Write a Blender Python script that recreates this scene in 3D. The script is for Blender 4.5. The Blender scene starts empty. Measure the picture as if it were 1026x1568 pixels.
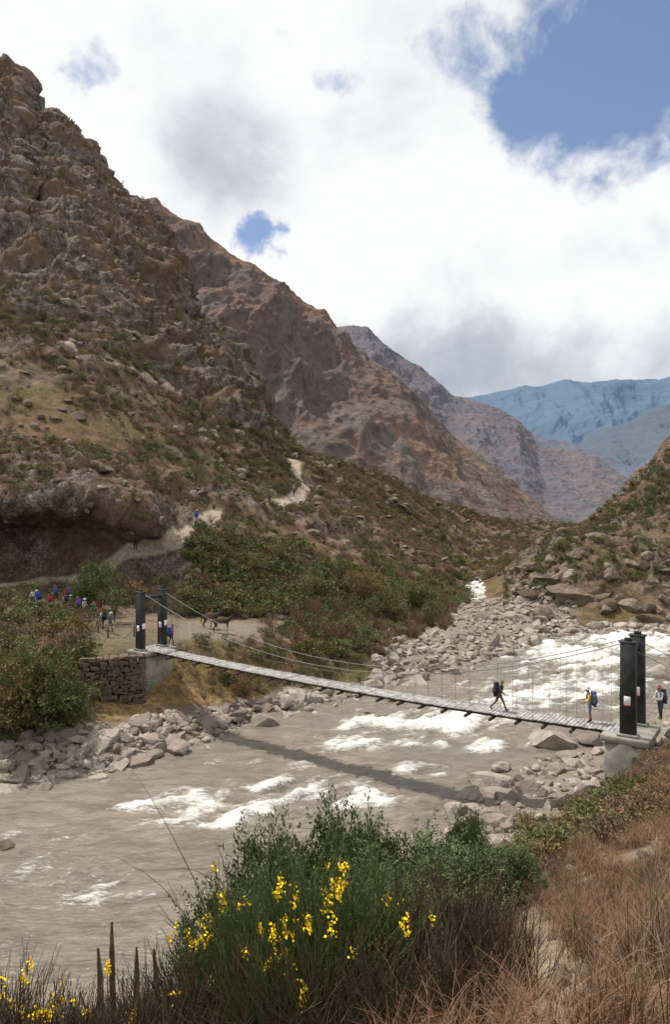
import bpy, bmesh, math, numpy as np
from mathutils import Vector, Matrix, Euler
rng=np.random.default_rng(7)
HC=16.3; F=1045.0; U0=513.0; V0=784.0
scene=bpy.context.scene
def link(o): scene.collection.objects.link(o); return o
# ---------------------------------------------------------------- noise
def _h(i,j,k):
    n=(i.astype(np.int64)*374761393+j.astype(np.int64)*668265263+k.astype(np.int64)*2147483647%4294967291)&0xffffffff
    n=((n^(n>>13))*1274126177)&0xffffffff
    n=((n^(n>>16))*2246822519)&0xffffffff
    n=n^(n>>15)
    return (n&0xffffff)/float(0xffffff)
def vn(x,y,z):
    xi=np.floor(x);yi=np.floor(y);zi=np.floor(z)
    fx=x-xi;fy=y-yi;fz=z-zi
    fx=fx*fx*(3-2*fx);fy=fy*fy*(3-2*fy);fz=fz*fz*(3-2*fz)
    xi=xi.astype(np.int64);yi=yi.astype(np.int64);zi=zi.astype(np.int64)
    def L(a,b,t): return a+(b-a)*t
    c=[_h(xi+a,yi+b,zi*7919+c_*7919) for c_ in(0,1) for b in(0,1) for a in(0,1)]
    return L(L(L(c[0],c[1],fx),L(c[2],c[3],fx),fy),L(L(c[4],c[5],fx),L(c[6],c[7],fx),fy),fz)*2-1
def fbm(x,y,z,oct=5,gain=.5,ridge=False):
    s=0;a=1;t=0
    for o in range(oct):
        n=vn(x+o*17.3,y-o*9.1,z+o*5.7)
        if ridge: n=1-2*np.abs(n)
        s=s+a*n;t+=a;a*=gain
        x,y=(x*.8-y*.6)*2.03,(x*.6+y*.8)*2.03;z=z*2.03
    return s/t
def sm(a,b,x):
    t=np.clip((x-a)/(b-a),0,1);return t*t*(3-2*t)
# ---------------------------------------------------------------- mesh helpers
def mesh_np(name,V,Fs,mats=(),smooth=False,mi=None):
    me=bpy.data.meshes.new(name)
    V=np.asarray(V,dtype=np.float32).reshape(-1,3)
    if not isinstance(Fs,list): Fs=[Fs]
    Fs=[np.asarray(f,dtype=np.int32) for f in Fs if len(f)]
    nl=sum(f.size for f in Fs);npoly=sum(len(f) for f in Fs)
    me.vertices.add(len(V));me.vertices.foreach_set('co',V.ravel())
    me.loops.add(nl);me.polygons.add(npoly)
    me.loops.foreach_set('vertex_index',np.concatenate([f.ravel() for f in Fs]))
    tot=np.concatenate([np.full(len(f),f.shape[1],dtype=np.int32) for f in Fs])
    st=np.concatenate([[0],np.cumsum(tot)[:-1]]).astype(np.int32)
    me.polygons.foreach_set('loop_start',st)
    me.update(calc_edges=True)
    me.validate()
    if smooth: me.polygons.foreach_set('use_smooth',np.ones(npoly,dtype=bool))
    if mi is not None: me.polygons.foreach_set('material_index',np.asarray(mi,dtype=np.int32))
    for m in mats: me.materials.append(m)
    return me
def obj(name,me,loc=(0,0,0),rot=(0,0,0),parent=None,scale=(1,1,1)):
    o=bpy.data.objects.new(name,me);link(o);o.location=loc;o.rotation_euler=rot;o.scale=scale
    if parent: o.parent=parent
    return o
def fattr(me,name,a):
    at=me.attributes.new(name,'FLOAT','POINT');at.data.foreach_set('value',np.asarray(a,dtype=np.float32).ravel())
def gridfaces(n,m):
    i=np.arange(n-1)[:,None];j=np.arange(m-1)[None,:]
    a=i*m+j
    return np.stack([a,a+m,a+m+1,a+1],-1).reshape(-1,4)
def tubes(P,R,sides=4):
    P=np.asarray(P,float);N,K,_=P.shape;R=np.broadcast_to(R,(N,K))
    T=np.gradient(P,axis=1);T/=np.linalg.norm(T,axis=2,keepdims=True)+1e-9
    ref=np.where(np.abs(T[...,2:3])<.9,np.array([0,0,1.]),np.array([1.,0,0]))
    A=np.cross(T,ref);A/=np.linalg.norm(A,axis=2,keepdims=True)+1e-9
    B=np.cross(T,A)
    an=np.arange(sides)/sides*2*math.pi
    V=P[:,:,None,:]+R[:,:,None,None]*(A[:,:,None,:]*np.cos(an)[None,None,:,None]+B[:,:,None,:]*np.sin(an)[None,None,:,None])
    n=np.arange(N)[:,None,None]*K*sides;k=np.arange(K-1)[None,:,None]*sides;s=np.arange(sides)[None,None,:];s2=(s+1)%sides
    Fq=np.stack([n+k+s,n+k+s2,n+k+sides+s2,n+k+sides+s],-1).reshape(-1,4)
    return V.reshape(-1,3),Fq
def rdir(n,up=0.):
    v=rng.normal(size=(n,3));v[:,2]+=up;return v/np.linalg.norm(v,axis=1,keepdims=True)
def leaves(C,D,ln,w):
    n=len(C);S=np.cross(D,rdir(n));S/=np.linalg.norm(S,axis=1,keepdims=True)+1e-9
    ln=np.broadcast_to(ln,(n,))[:,None];w=np.broadcast_to(w,(n,))[:,None]
    V=np.stack([C,C+D*ln*.5+S*w*.5,C+D*ln,C+D*ln*.5-S*w*.5],1).reshape(-1,3)
    return V,np.arange(n*4).reshape(-1,4)
def join(parts):
    Vs=[];Fs=[];MI=[];o=0
    for V,Fq,m in parts:
        Vs.append(V);Fs.append(Fq+o);MI.append(np.full(len(Fq),m));o+=len(V)
    ks=sorted(set(f.shape[1] for f in Fs))
    FF=[np.concatenate([f for f in Fs if f.shape[1]==k]) for k in ks]
    MM=np.concatenate([np.concatenate([m for f,m in zip(Fs,MI) if f.shape[1]==k]) for k in ks])
    return np.concatenate(Vs),FF,MM
def boxm(cx,cy,cz,sx,sy,sz,rot=0.,jit=0.,taper=1.):
    v=np.array([[x,y,z] for z in(-.5,.5) for y in(-.5,.5) for x in(-.5,.5)],float)
    v[4:,:2]*=taper
    v*=[sx,sy,sz]
    if jit: v+=rng.normal(size=v.shape)*jit
    c,s=math.cos(rot),math.sin(rot)
    x=v[:,0]*c-v[:,1]*s;y=v[:,0]*s+v[:,1]*c
    v=np.stack([x+cx,y+cy,v[:,2]+cz],1)
    f=np.array([[0,2,3,1],[4,5,7,6],[0,1,5,4],[1,3,7,5],[3,2,6,7],[2,0,4,6]])
    return v,f
# ---------------------------------------------------------------- materials
class NT:
    def __init__(s,name):
        s.m=bpy.data.materials.new(name);s.m.use_nodes=True;s.t=s.m.node_tree
        s.b=s.t.nodes['Principled BSDF'];s.o=s.t.nodes['Material Output']
        s.pos=None
    def n(s,ty,**k):
        n=s.t.nodes.new(ty)
        for a,b in k.items(): setattr(n,a,b)
        return n
    def l(s,a,b): s.t.links.new(a,b)
    def P(s):
        if not s.pos: s.pos=s.n('ShaderNodeNewGeometry')
        return s.pos.outputs['Position']
    def noise(s,scale,detail=5,rough=.6,vec=None,dist=0.):
        n=s.n('ShaderNodeTexNoise');n.inputs['Scale'].default_value=scale;n.inputs['Detail'].default_value=detail
        n.inputs['Roughness'].default_value=rough;n.inputs['Distortion'].default_value=dist
        s.l(vec if vec else s.P(),n.inputs['Vector']);return n.outputs['Fac']
    def ramp(s,f,a,b,c0=0.,c1=1.):
        n=s.n('ShaderNodeMapRange');n.interpolation_type='SMOOTHSTEP'
        n.inputs[1].default_value=a;n.inputs[2].default_value=b;n.inputs[3].default_value=c0;n.inputs[4].default_value=c1
        s.l(f,n.inputs[0]);return n.outputs[0]
    def mix(s,f,a,b,mode='MIX'):
        n=s.n('ShaderNodeMix',data_type='RGBA',blend_type=mode)
        for i,x in((0,f),(6,a),(7,b)):
            if isinstance(x,(int,float)): n.inputs[i].default_value=x
            elif isinstance(x,(tuple,list)): n.inputs[i].default_value=(*x,1)
            else: s.l(x,n.inputs[i])
        return n.outputs[2]
    def math(s,op,a,b=0.):
        n=s.n('ShaderNodeMath',operation=op)
        for i,x in((0,a),(1,b)):
            if isinstance(x,(int,float)): n.inputs[i].default_value=x
            else: s.l(x,n.inputs[i])
        return n.outputs[0]
    def attr(s,name): return s.n('ShaderNodeAttribute',attribute_name=name).outputs['Fac']
    def bump(s,h,strength=.5,dist=.1):
        n=s.n('ShaderNodeBump');n.inputs['Strength'].default_value=strength;n.inputs['Distance'].default_value=dist
        s.l(h,n.inputs['Height']);s.l(n.outputs[0],s.b.inputs['Normal']);return n
    def col(s,c):
        if isinstance(c,(tuple,list)): s.b.inputs['Base Color'].default_value=(*c,1)
        else: s.l(c,s.b.inputs['Base Color'])
    def rough(s,r,spec=.3):
        s.b.inputs['Roughness'].default_value=r;s.b.inputs['Specular IOR Level'].default_value=spec
def simple(name,c,rough=.85,var=.35,sc=8.,spec=.2,bump=0.):
    t=NT(name);tc=t.n('ShaderNodeTexCoord').outputs['Object']
    n=t.noise(sc,3,.6,tc)
    t.col(t.mix(t.ramp(n,.3,.7),tuple(x*(1-var) for x in c),tuple(min(1,x*(1+var)) for x in c)))
    t.rough(rough,spec)
    if bump: t.bump(n,.6,bump)
    return t.m
def leafmat(name,c1,c2,c3,trans=0.):
    t=NT(name)
    g=t.n('ShaderNodeNewGeometry').outputs['Random Per Island'];oi=t.n('ShaderNodeObjectInfo').outputs['Random']
    a=t.mix(g,c1,c2);a=t.mix(t.ramp(oi,.2,.9),a,c3)
    if trans>0:
        n=t.noise(1.3,1,.5);a=t.mix(t.ramp(n,.35,.65),t.mix(1.,a,(.6,.6,.6),'MULTIPLY'),a)
    t.col(a);t.rough(.7,.2)
    return t.m
M={}
M['leaf_green']=leafmat('green_leaves',(.075,.10,.03),(.17,.20,.065),(.13,.15,.05),.2)
M['leaf_fore']=leafmat('foreground_leaves',(.05,.08,.03),(.17,.215,.09),(.11,.145,.055),.2)
M['leaf_olive']=leafmat('olive_leaves',(.10,.09,.032),(.20,.175,.065),(.18,.135,.055))
M['leaf_dry']=leafmat('dry_leaves',(.085,.06,.04),(.26,.185,.115),(.14,.105,.07))
M['leaf_rust']=leafmat('rusty_leaves',(.12,.062,.034),(.27,.15,.08),(.19,.12,.06))
M['reed']=leafmat('reed_blades',(.10,.065,.038),(.23,.155,.09),(.14,.11,.05))
M['grass_red']=leafmat('red_grass_blades',(.13,.062,.038),(.29,.16,.095),(.20,.12,.07))
M['grass_straw']=leafmat('straw_blades',(.26,.18,.10),(.46,.35,.2),(.25,.19,.11))
M['stem_green']=leafmat('green_stems',(.05,.075,.025),(.12,.16,.05),(.085,.11,.04))
M['stem_brown']=leafmat('brown_stems',(.05,.035,.025),(.17,.125,.085),(.10,.08,.05))
M['twig']=simple('twig_bark',(.13,.10,.08),.9,.4,6)
M['bark']=simple('bark',(.14,.11,.085),.9,.4,6,bump=.02)
M['flower']=leafmat('yellow_petals',(.85,.55,.01),(.95,.72,.03),(.9,.65,.02))
M['concrete']=simple('pier_concrete',(.25,.245,.21),.9,.3,1.3,bump=.02)
M['darksteel']=simple('dark_painted_steel',(.022,.026,.026),.55,.4,2.,.3)
M['plank']=simple('grey_planks',(.33,.32,.31),.85,.35,3.)
M['beam']=simple('dark_timber',(.07,.06,.05),.85,.3,3.)
M['cable']=simple('steel_cable',(.16,.16,.16),.5,.2,3.,.4)
M['white']=simple('white_paint',(.72,.72,.74),.6,.08,3.)
M['red']=simple('red_paint',(.45,.05,.04),.6,.1,3.)
def rockmat(name,c1,c2,c3,lich=.3):
    t=NT(name);oi=t.n('ShaderNodeObjectInfo').outputs['Random']
    n=t.noise(1.1,4,.65);n2=t.noise(9.,4,.7)
    a=t.mix(t.ramp(n,.35,.65),c1,c2);a=t.mix(t.ramp(oi,.3,.9,0,.8),a,c3)
    a=t.mix(t.ramp(n2,.3,.75,.0,.6),a,tuple(x*.4 for x in c1));t.col(a);t.rough(.85,.25);t.bump(n2,.8,.10)
    return t.m
M['rock_river']=rockmat('river_granite',(.29,.255,.22),(.49,.435,.375),(.21,.17,.14))
M['rock_hill']=rockmat('hill_rock',(.13,.10,.075),(.29,.245,.195),(.11,.08,.055))
M['rock_lump']=rockmat('outcrop_rock',(.12,.085,.06),(.22,.17,.125),(.13,.12,.06))
def groundmat():
    t=NT('hillside_ground')
    rock=t.attr('rock');path=t.attr('path');straw=t.attr('straw');grv=t.attr('gravel');redn=t.attr('reddish')
    n1=t.noise(.06,3,.6);n2=t.noise(.45,5,.65);n3=t.noise(3.,4,.7);n4=t.noise(14.,3,.7)
    soil=t.mix(t.ramp(n2,.35,.65),(.085,.058,.035),(.27,.18,.105))
    soil=t.mix(t.ramp(n1,.42,.6),soil,t.mix(t.ramp(n3,.4,.6),(.08,.08,.03),(.22,.18,.08)))
    soil=t.mix(t.math('MULTIPLY',redn,.75),soil,t.mix(t.ramp(n3,.35,.65),(.09,.042,.027),(.26,.135,.08)))
    soil=t.mix(t.ramp(n4,.3,.7,.5,0.),soil,(.04,.03,.022))  # noise pits darkened in the soil colour to imitate occlusion shade
    rk=t.mix(t.ramp(n2,.32,.68),(.065,.053,.044),(.30,.26,.225))
    rk=t.mix(t.ramp(n3,.40,.6,.8,0.),rk,(.03,.022,.018))  # rock pits get the same painted occlusion shade
    rk=t.mix(t.ramp(n1,.42,.58,0.,.7),rk,(.14,.088,.055))
    nn=t.n('ShaderNodeNewGeometry').outputs['True Normal'];sx=t.n('ShaderNodeSeparateXYZ');t.l(nn,sx.inputs[0])
    st=t.ramp(sx.outputs[2],.40,.68,1.,0.)
    rf=t.math('MAXIMUM',t.math('MULTIPLY',rock,t.ramp(n3,.3,.5)),t.math('MULTIPLY',st,t.ramp(n2,.3,.5)))
    a=t.mix(rf,soil,rk)
    g=t.mix(t.ramp(n4,.35,.65),(.14,.12,.095),(.37,.325,.265))
    a=t.mix(t.math('MULTIPLY',grv,t.ramp(n3,.25,.5,.5,1.)),a,g)
    a=t.mix(t.math('MULTIPLY',straw,t.ramp(n3,.3,.6,.3,1.)),a,t.mix(t.ramp(n4,.35,.65),(.30,.18,.07),(.50,.34,.16)))
    a=t.mix(path,a,t.mix(t.ramp(n3,.35,.65),(.32,.26,.195),(.50,.42,.33)))
    t.col(a);t.rough(.95,.1)
    h=t.math('ADD',t.math('MULTIPLY',n3,.6),t.math('MULTIPLY',n4,.25))
    t.bump(h,1.,.4)
    return t.m
M['ground']=groundmat()
# ---------------------------------------------------------------- ground from image-coordinate lines (pixel column, estimated distance, height rel. to eye)
UN=[-700,0,140,285,430,560,650,700,740,790,830,870,905,940,1026,1300,1750]
n17=17
L=[]
def add(d,z,n): L.append((list(d),list(z),n))
add([.6]*n17,[-1.7]*n17,24)
add([6,6,6,6,5.5,5.5,5.2,5.2,5,5,5,5,4.8,4.7,4.5,4.2,4],[-4.6,-5.1,-5.1,-5.0,-4.6,-4.4,-4.2,-4,-4,-3.9,-3.8,-3.7,-3.5,-3.4,-3.2,-2.6,-2],36)
add([10]*n17,[-8.2,-8.2,-8.2,-8,-7.6,-7.3,-7,-6.8,-6.6,-6.5,-6.3,-6.2,-6.0,-5.9,-5.6,-4.5,-3.5],36)
add([15,15,15,15,15,15,16,17,17,17.5,18,18,18,18,18,18,18],[-11.5,-11.5,-11.5,-11,-10.5,-10,-9.8,-9.6,-9.4,-9.3,-9.2,-9.0,-8.7,-8.5,-8.0,-6.5,-4],30)
add([19,19,19,20,20,21,23,24,25,25,25,26,26,27,27,28,28],[-14.5,-14.5,-14.5,-14.2,-14,-13.5,-13.2,-13.2,-13.1,-13,-12.8,-12.3,-11.8,-11.2,-10.3,-8,-5],22)
add([21,21,21,21,22,24,27,30,31,32,32,32,33,33.5,34,36,40],[-15.9,-15.9,-15.9,-15.9,-15.8,-15.7,-15.6,-15.5,-15.4,-15.3,-15.2,-14.8,-14.4,-13.6,-11,-9,-6],18)
add([22.5,23,23,23,24.5,26,29,33,36,38,40,41,41,41,42,50,60],[-16.1,-16.1,-16.1,-16.1,-16.1,-16.1,-16,-16,-15.95,-15.9,-15.9,-15.8,-15.6,-15.3,-14.4,-12,-9],18)
d5=[24,24.5,24.5,25,26,28,31,36,41,44,47,49,50,51,60,75,90]
d7=[34,40.5,42,46.5,55,60.6,66,68,70,79,86,91,94,96,92,105,125]
add(d5,[-16.7]*n17,16)
add([(a+b)/2 for a,b in zip(d5,d7)],[-17.6]*n17,16)
add(d7,[-16.7]*n17,26)
add([38,43,50.6,53.6,60,65,72,76,80,86,90,94,96,98,94,108,130],[-14,-15.2,-14.0,-14.2,-14.9,-15.6,-15.8,-15.85,-15.85,-15.85,-15.85,-15.9,-16,-16,-15.8,-15,-14],30)
add([48,50,53.0,57.2,63,70,80,88,95,100,104,104,102,102,100,115,140],[-9.5,-10.8,-10.9,-10.9,-12.2,-14.6,-15.1,-15.3,-15.4,-15.4,-15.5,-15.0,-14.3,-13.8,-12.6,-10,-5],34)
add([65,74,72,70,75,85,100,112,122,112,112,109,106,106,106,130,150],[-8,-8.9,-9.8,-10.9,-11.7,-14.3,-14.8,-15.8,-15.9,-15.2,-13,-11.6,-10.8,-10.2,-8.6,-3,8],26)
add([72,84,84,78,82,92,110,125,135,118,116,116,114,114,114,140,160],[-6,-8,-8.5,-9,-10.5,-13,-14.5,-16.8,-16.9,-13.5,-10.0,-8.9,-8.1,-7.6,-6.5,2,20],26)
add([73,88,88,81,88,98,118,140,155,126,122,122,121,121,122,150,175],[-4,-2,-1.5,-6,-8.5,-11.5,-14,-17,-17,-12.5,-8.3,-7.2,-6.2,-5.4,-4.3,10,38],24)
add([75,77,78,83,92,104,125,155,175,150,140,140,138,136,136,165,190],[-1,.8,1.6,-3.8,-7,-10.5,-13.5,-16.8,-16.8,-12.5,-8.5,-7.3,-6,-4.5,-2,20,50],80)
add([95,110,112,118,140,165,190,205,215,200,190,180,172,165,160,200,230],[30,14.1,11.1,5,3.2,-.9,-8.4,-13.9,-16.5,-14.5,-10.5,-7.8,-5.1,-1.7,7.5,60,110],130)
add([200,200,200,200,185,225,265,290,305,310,310,300,270,220,200,250,300],[110,73,66,37,16.6,9.5,.3,-4.4,-8.2,-11.3,-12.2,-10.9,-7.5,.8,13.2,100,160],130)
crest=np.array([(-700,-300,300),(-100,60,340),(0,105,350),(25,115,350),(50,185,345),(80,190,340),(110,215,335),(135,250,330),(150,280,325),(180,305,320),(215,330,315),(245,375,305),(265,430,295),(280,470,290),(295,490,285),(340,515,275),(355,540,270),(375,600,260),(420,645,235),(460,690,215),(540,715,250),(600,730,290),(650,760,310),(760,796,350),(870,806,390),(905,810,340),(925,790,300),(960,745,260),(1000,705,245),(1026,675,240),(1100,600,240),(1300,430,300),(1750,250,350)],float)
ug=np.concatenate([np.arange(-700,-40,12.),np.arange(-40,1066,1.5),np.arange(1066,1751,12.)])
def gs(a,sig,axis=0):
    if sig<=0: return a
    r=int(sig*3);k=np.exp(-.5*(np.arange(-r,r+1)/sig)**2);k/=k.sum()
    pad=[(0,0)]*a.ndim;pad[axis]=(r,r);b=np.pad(a,pad,mode='edge')
    return np.apply_along_axis(lambda v:np.convolve(v,k,'valid'),axis,b)
ud=np.arange(-700,1751,2.)
def lineu(nodes,vals,sig=9):
    a=gs(np.interp(ud,nodes,vals),sig);return np.interp(ug,ud,a)
Ds=[];Zs=[];ns=[]
for d,z,n in L:
    Ds.append(lineu(UN,d));Zs.append(lineu(UN,z));ns.append(n)
cd=lineu(crest[:,0],crest[:,2],4);cv=lineu(crest[:,0],crest[:,1],1.0);cz=(V0-cv)/F*cd
Ds.append(cd);Zs.append(cz);ns.append(20)
Ds.append(cd*1.25);Zs.append(cz-.22*cd-10)
rows_d=[];rows_z=[];rowk=[]
for k in range(len(Ds)-1):
    for s in range(ns[k]):
        t=s/ns[k];rows_d.append(Ds[k]*(1-t)+Ds[k+1]*t);rows_z.append(Zs[k]*(1-t)+Zs[k+1]*t);rowk.append(k+t)
rows_d.append(Ds[-1]);rows_z.append(Zs[-1]);rowk.append(len(Ds)-1)
rowk=np.array(rowk)
D=np.stack(rows_d,1);Z=np.stack(rows_z,1)
Dn=gs(D,3.,1);Zn=gs(Z,3.,1)
w=(1-sm(len(Ds)-2.15,len(Ds)-2.02,rowk)*(1-sm(len(Ds)-1.9,len(Ds)-1.8,rowk)))[None,:]
D=D*(1-w)+Dn*w;Z=Z*(1-w)+Zn*w
UU=np.broadcast_to(ug[:,None],D.shape);RK=np.broadcast_to(rowk[None,:],D.shape)
X=(UU-U0)/F*D;Y=D.copy();ZZ=Z+HC
def nrm(X,Y,Z):
    P=np.stack([X,Y,Z],-1);a=np.gradient(P,axis=0);b=np.gradient(P,axis=1)
    n=np.cross(a,b);n/=np.linalg.norm(n,axis=-1,keepdims=True)+1e-9;return n
N=nrm(gs(X,5,1),gs(Y,5,1),gs(ZZ,5,1))
kC=len(Ds)-2
hill=sm(14.3,15.6,RK)
leftish=1-sm(600,760,UU)
lump=sm(10.3,11.6,RK)*sm(755,800,UU)
near=1-sm(4.5,5.5,RK)
terr=sm(11,12.5,RK)*(1-hill)*leftish
bank=sm(9,10,RK)*(1-hill)*(1-terr)
crag=sm(16.2,17.0,RK)*(1-sm(300,400,UU))+.9*sm(16.4,17,RK)*sm(180,230,UU)*(1-sm(380,430,UU))
crag=np.clip(crag,0,1)
big=fbm(X/38,Y/38,ZZ/38,4);med=fbm(X/11,Y/11,ZZ/11,5,.55);rid=fbm(X/20,Y/20,ZZ/45,5,.55,True);sml=fbm(X/2.2,Y/2.2,ZZ/2.2,4,.55)
rid2=fbm(X/7+5,Y/7,ZZ/11,4,.6,True)
lz=(ZZ+med*6)/9.;led=(lz-np.floor(lz));led=np.where(led<.75,led/.75,(1-led)/.25)-.5
outc=sm(.14,.34,fbm(X/16+31,Y/16,ZZ/16,4))
trailzone=np.exp(-((UU-440)/60)**2-((RK-16.2)/.8)**2)
disp=hill*(big*3.0*sm(15.6,16.6,RK)*(1-.6*sm(17.8,18,RK))+med*1.9*np.clip(Y/150,.5,1.3)*(1-.6*trailzone)+sml*.5+outc*(rid2*1.6+1.)*(1-crag)*(1-trailzone))*np.where(UU>690,.6,1)
disp+=crag*(rid*8.0+rid2*4.0-led*3.)
disp+=lump*(rid2*2.0+med*1.3+sml*.5)
disp+=near*(fbm(X/1.3,Y/1.3,ZZ/1.3,4)*.16+med*.25)*sm(.3,1.2,RK)
disp+=bank*(1-lump)*sml*.22+terr*(sml*.22+med*.25)
cavez=sm(12.5,13.2,RK)*(1-sm(15.5,16,RK))*(1-sm(270,340,UU))
disp+=cavez*(rid2*1.3+sml*.4)
X=X+N[...,0]*disp;Y=Y+N[...,1]*disp;ZZ=ZZ+N[...,2]*disp
GX,GY,GZ=X,Y,ZZ
PU=U0+F*X/Y;PV=V0-F*(ZZ-HC)/Y
def find(u,v,dmin=0,dmax=1e9):
    e=(PU-u)**2+(PV-v)**2
    e=np.where((Y<dmin)|(Y>dmax),1e9,e)
    c=np.argwhere(e<max(e.min()*1.5,16))
    dd=Y[c[:,0],c[:,1]];i=c[np.argmin(dd)]
    return np.array([X[i[0],i[1]],Y[i[0],i[1]],ZZ[i[0],i[1]]])
def gz(x,y):
    u=U0+F*x/y;i=int(np.argmin(np.abs(ug-u)));col=GY[i];j=int(np.argmin(np.abs(col-y)))
    return float(GZ[i,j])
def W(u,d,z=None):
    x=(u-U0)/F*d;return np.array([x,d,gz(x,d) if z is None else z])
me=mesh_np('ground',np.stack([X,Y,ZZ],-1),gridfaces(*X.shape),[M['ground']],smooth=True)
patch=fbm(X/25+9,Y/25,ZZ/25,4);patch2=fbm(X/9+4,Y/9,ZZ/9,4)
rock=np.clip(crag*.9+lump*.75+cavez*.9+hill*sm(.1,.4,patch)*.7+hill*outc*.9,0,1)
straw=sm(.0,.15,fbm(X/4,Y/4,ZZ/4,3)+.25)*sm(9.55,9.8,RK)*(1-sm(10.5,11.,RK))*sm(130,170,UU)*(1-sm(440,480,UU))
gravel=np.clip(sm(8.5,9.2,RK)*(1-sm(9.5,9.9,RK))*(UU<700)+ (RK>8.5)*(RK<12.6)*sm(560,620,UU)*(1-sm(840,900,UU)) + sm(4.6,5.4,RK)*(1-sm(8,8.6,RK)),0,1)
gravel=np.clip(gravel+sm(11.0,11.2,RK)*(1-sm(11.7,12.,RK))*sm(240,290,UU)*(1-sm(430,480,UU))*.8+.35*(sm(10.8,11.2,RK)*(1-sm(12,12.4,RK))*(1-sm(200,290,UU))),0,1)
redd=np.clip(near*sm(560,800,UU)*(.5+.5*sm(-.2,.3,patch2))+hill*sm(0,.3,-patch)*.5+cavez*1.0,0,1)
path=np.zeros_like(X)
trails=[[(130,884),(205,838),(270,825),(300,800),(335,780)],[(415,768),(450,762),(470,745),(455,725),(452,700)],[(0,893),(60,888),(130,884)],[(100,520),(150,545),(200,560),(270,592)]]
for ti,tr in enumerate(trails):
    pts=[find(*p) for p in tr]
    wd=[1.4,2.4,1.5,1.3][ti]
    for a,b in zip(pts[:-1],pts[1:]):
        ab=b-a;L2=(ab**2).sum()+1e-6
        t=np.clip(((X-a[0])*ab[0]+(Y-a[1])*ab[1]+(ZZ-a[2])*ab[2])/L2,0,1)
        dist=np.sqrt((X-a[0]-t*ab[0])**2+(Y-a[1]-t*ab[1])**2+(ZZ-a[2]-t*ab[2])**2)+sml*1.0
        path=np.maximum(path,1-sm(wd*.5,wd,dist))
pn=[W(865,5),W(850,7),W(835,9.5),W(805,13)]
for a,b in zip(pn[:-1],pn[1:]):
    ab=b-a;t=np.clip(((X-a[0])*ab[0]+(Y-a[1])*ab[1])/((ab[:2]**2).sum()),0,1)
    dist=np.hypot(X-a[0]-t*ab[0],Y-a[1]-t*ab[1])+sml*.25
    path=np.maximum(path,.6*(1-sm(.12,.4,dist)))
path=np.maximum(path,.8*near*sm(.12,.35,patch2)*sm(820,900,UU)*(RK<2.6))
for nme,a in(('rock',rock),('path',path),('straw',straw),('gravel',gravel),('reddish',redd)): fattr(me,nme,a)
obj('ground',me)
# ---------------------------------------------------------------- far mountains
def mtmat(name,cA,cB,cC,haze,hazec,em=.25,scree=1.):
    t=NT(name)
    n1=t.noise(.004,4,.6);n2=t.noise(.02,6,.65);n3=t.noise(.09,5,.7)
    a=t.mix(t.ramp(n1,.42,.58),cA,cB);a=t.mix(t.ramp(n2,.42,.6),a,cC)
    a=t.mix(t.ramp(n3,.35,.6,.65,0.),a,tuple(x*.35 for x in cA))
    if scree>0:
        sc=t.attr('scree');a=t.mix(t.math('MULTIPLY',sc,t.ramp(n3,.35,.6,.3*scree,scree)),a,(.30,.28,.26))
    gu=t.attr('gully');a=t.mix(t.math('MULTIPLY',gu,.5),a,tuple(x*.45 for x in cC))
    a=t.mix(haze,a,hazec);t.col(a);t.rough(1.,.0)  # aerial haze painted into the slope colour
    t.b.inputs['Emission Color'].default_value=(*hazec,1);t.b.inputs['Emission Strength'].default_value=em  # slopes emit the haze colour faintly to imitate scattered light in the air
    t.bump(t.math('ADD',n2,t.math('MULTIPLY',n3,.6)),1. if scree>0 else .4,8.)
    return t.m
def mountain(name,cr,foot_d,foot_z,mat,nu=700,ns_=260,amp=1.,gl=60.,curve=1.15):
    cr=np.array(cr,float);u0=cr[0,0];u1=cr[-1,0]
    us=np.linspace(u0,u1,nu);v=np.interp(us,cr[:,0],cr[:,1]);d=np.interp(us,cr[:,0],cr[:,2]);d=gs(d,nu/60)
    z=(V0-v)/F*d+HC
    fd=np.interp(us,[f[0] for f in foot_d],[f[1] for f in foot_d])
    s=np.linspace(0,1,ns_)[None,:]
    yy=fd[:,None]*(1-s)+d[:,None]*s
    zz=foot_z+(z[:,None]-foot_z)*s**curve
    u_=us[:,None]+0*s
    x=(u_-U0)/F*yy
    hgt=np.maximum(z[:,None]-foot_z,10)
    al=x+yy*.15+hgt*(1-s)*.5
    g=fbm(al/gl,yy/gl*.35,zz/gl*.35,5,.55,True);g2=fbm(al/(gl*2.6)+3,yy/gl*.12,zz/gl*.1,3,.5,True)
    env=np.sin(np.clip(s,0,1)*math.pi)**.6*.9+.12
    dz=(g*.10+g2*.24)*hgt*env*amp
    f=fbm(x/(gl*.35),yy/(gl*.35),zz/(gl*.35),4,.6)*gl*.10*amp
    zz=zz+dz*.5+f;yy=yy-dz*.9;x=x+dz*.4+f*.5
    sc=sm(.35,.75,fbm(al/(gl*.5)+7,yy/gl*.1,zz/gl*.08,3))*(1-sm(.2,.5,s))*.8
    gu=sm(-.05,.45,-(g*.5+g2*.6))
    xb=x[:,-1:]*1.15;yb=yy[:,-1:]*1.15;zb=np.full_like(xb,foot_z)
    X_=np.concatenate([x,xb],1);Y_=np.concatenate([yy,yb],1);Z_=np.concatenate([zz,zb],1);sc=np.concatenate([sc+0*x,0*xb],1);gu=np.concatenate([gu,0*xb],1)
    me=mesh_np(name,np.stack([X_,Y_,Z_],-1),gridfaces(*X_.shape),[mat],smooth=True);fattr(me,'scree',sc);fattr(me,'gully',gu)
    return obj(name,me)
m2=mtmat('brown_mountain_slope',(.135,.09,.064),(.235,.145,.09),(.145,.12,.095),.15,(.15,.155,.20),.07)
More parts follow.
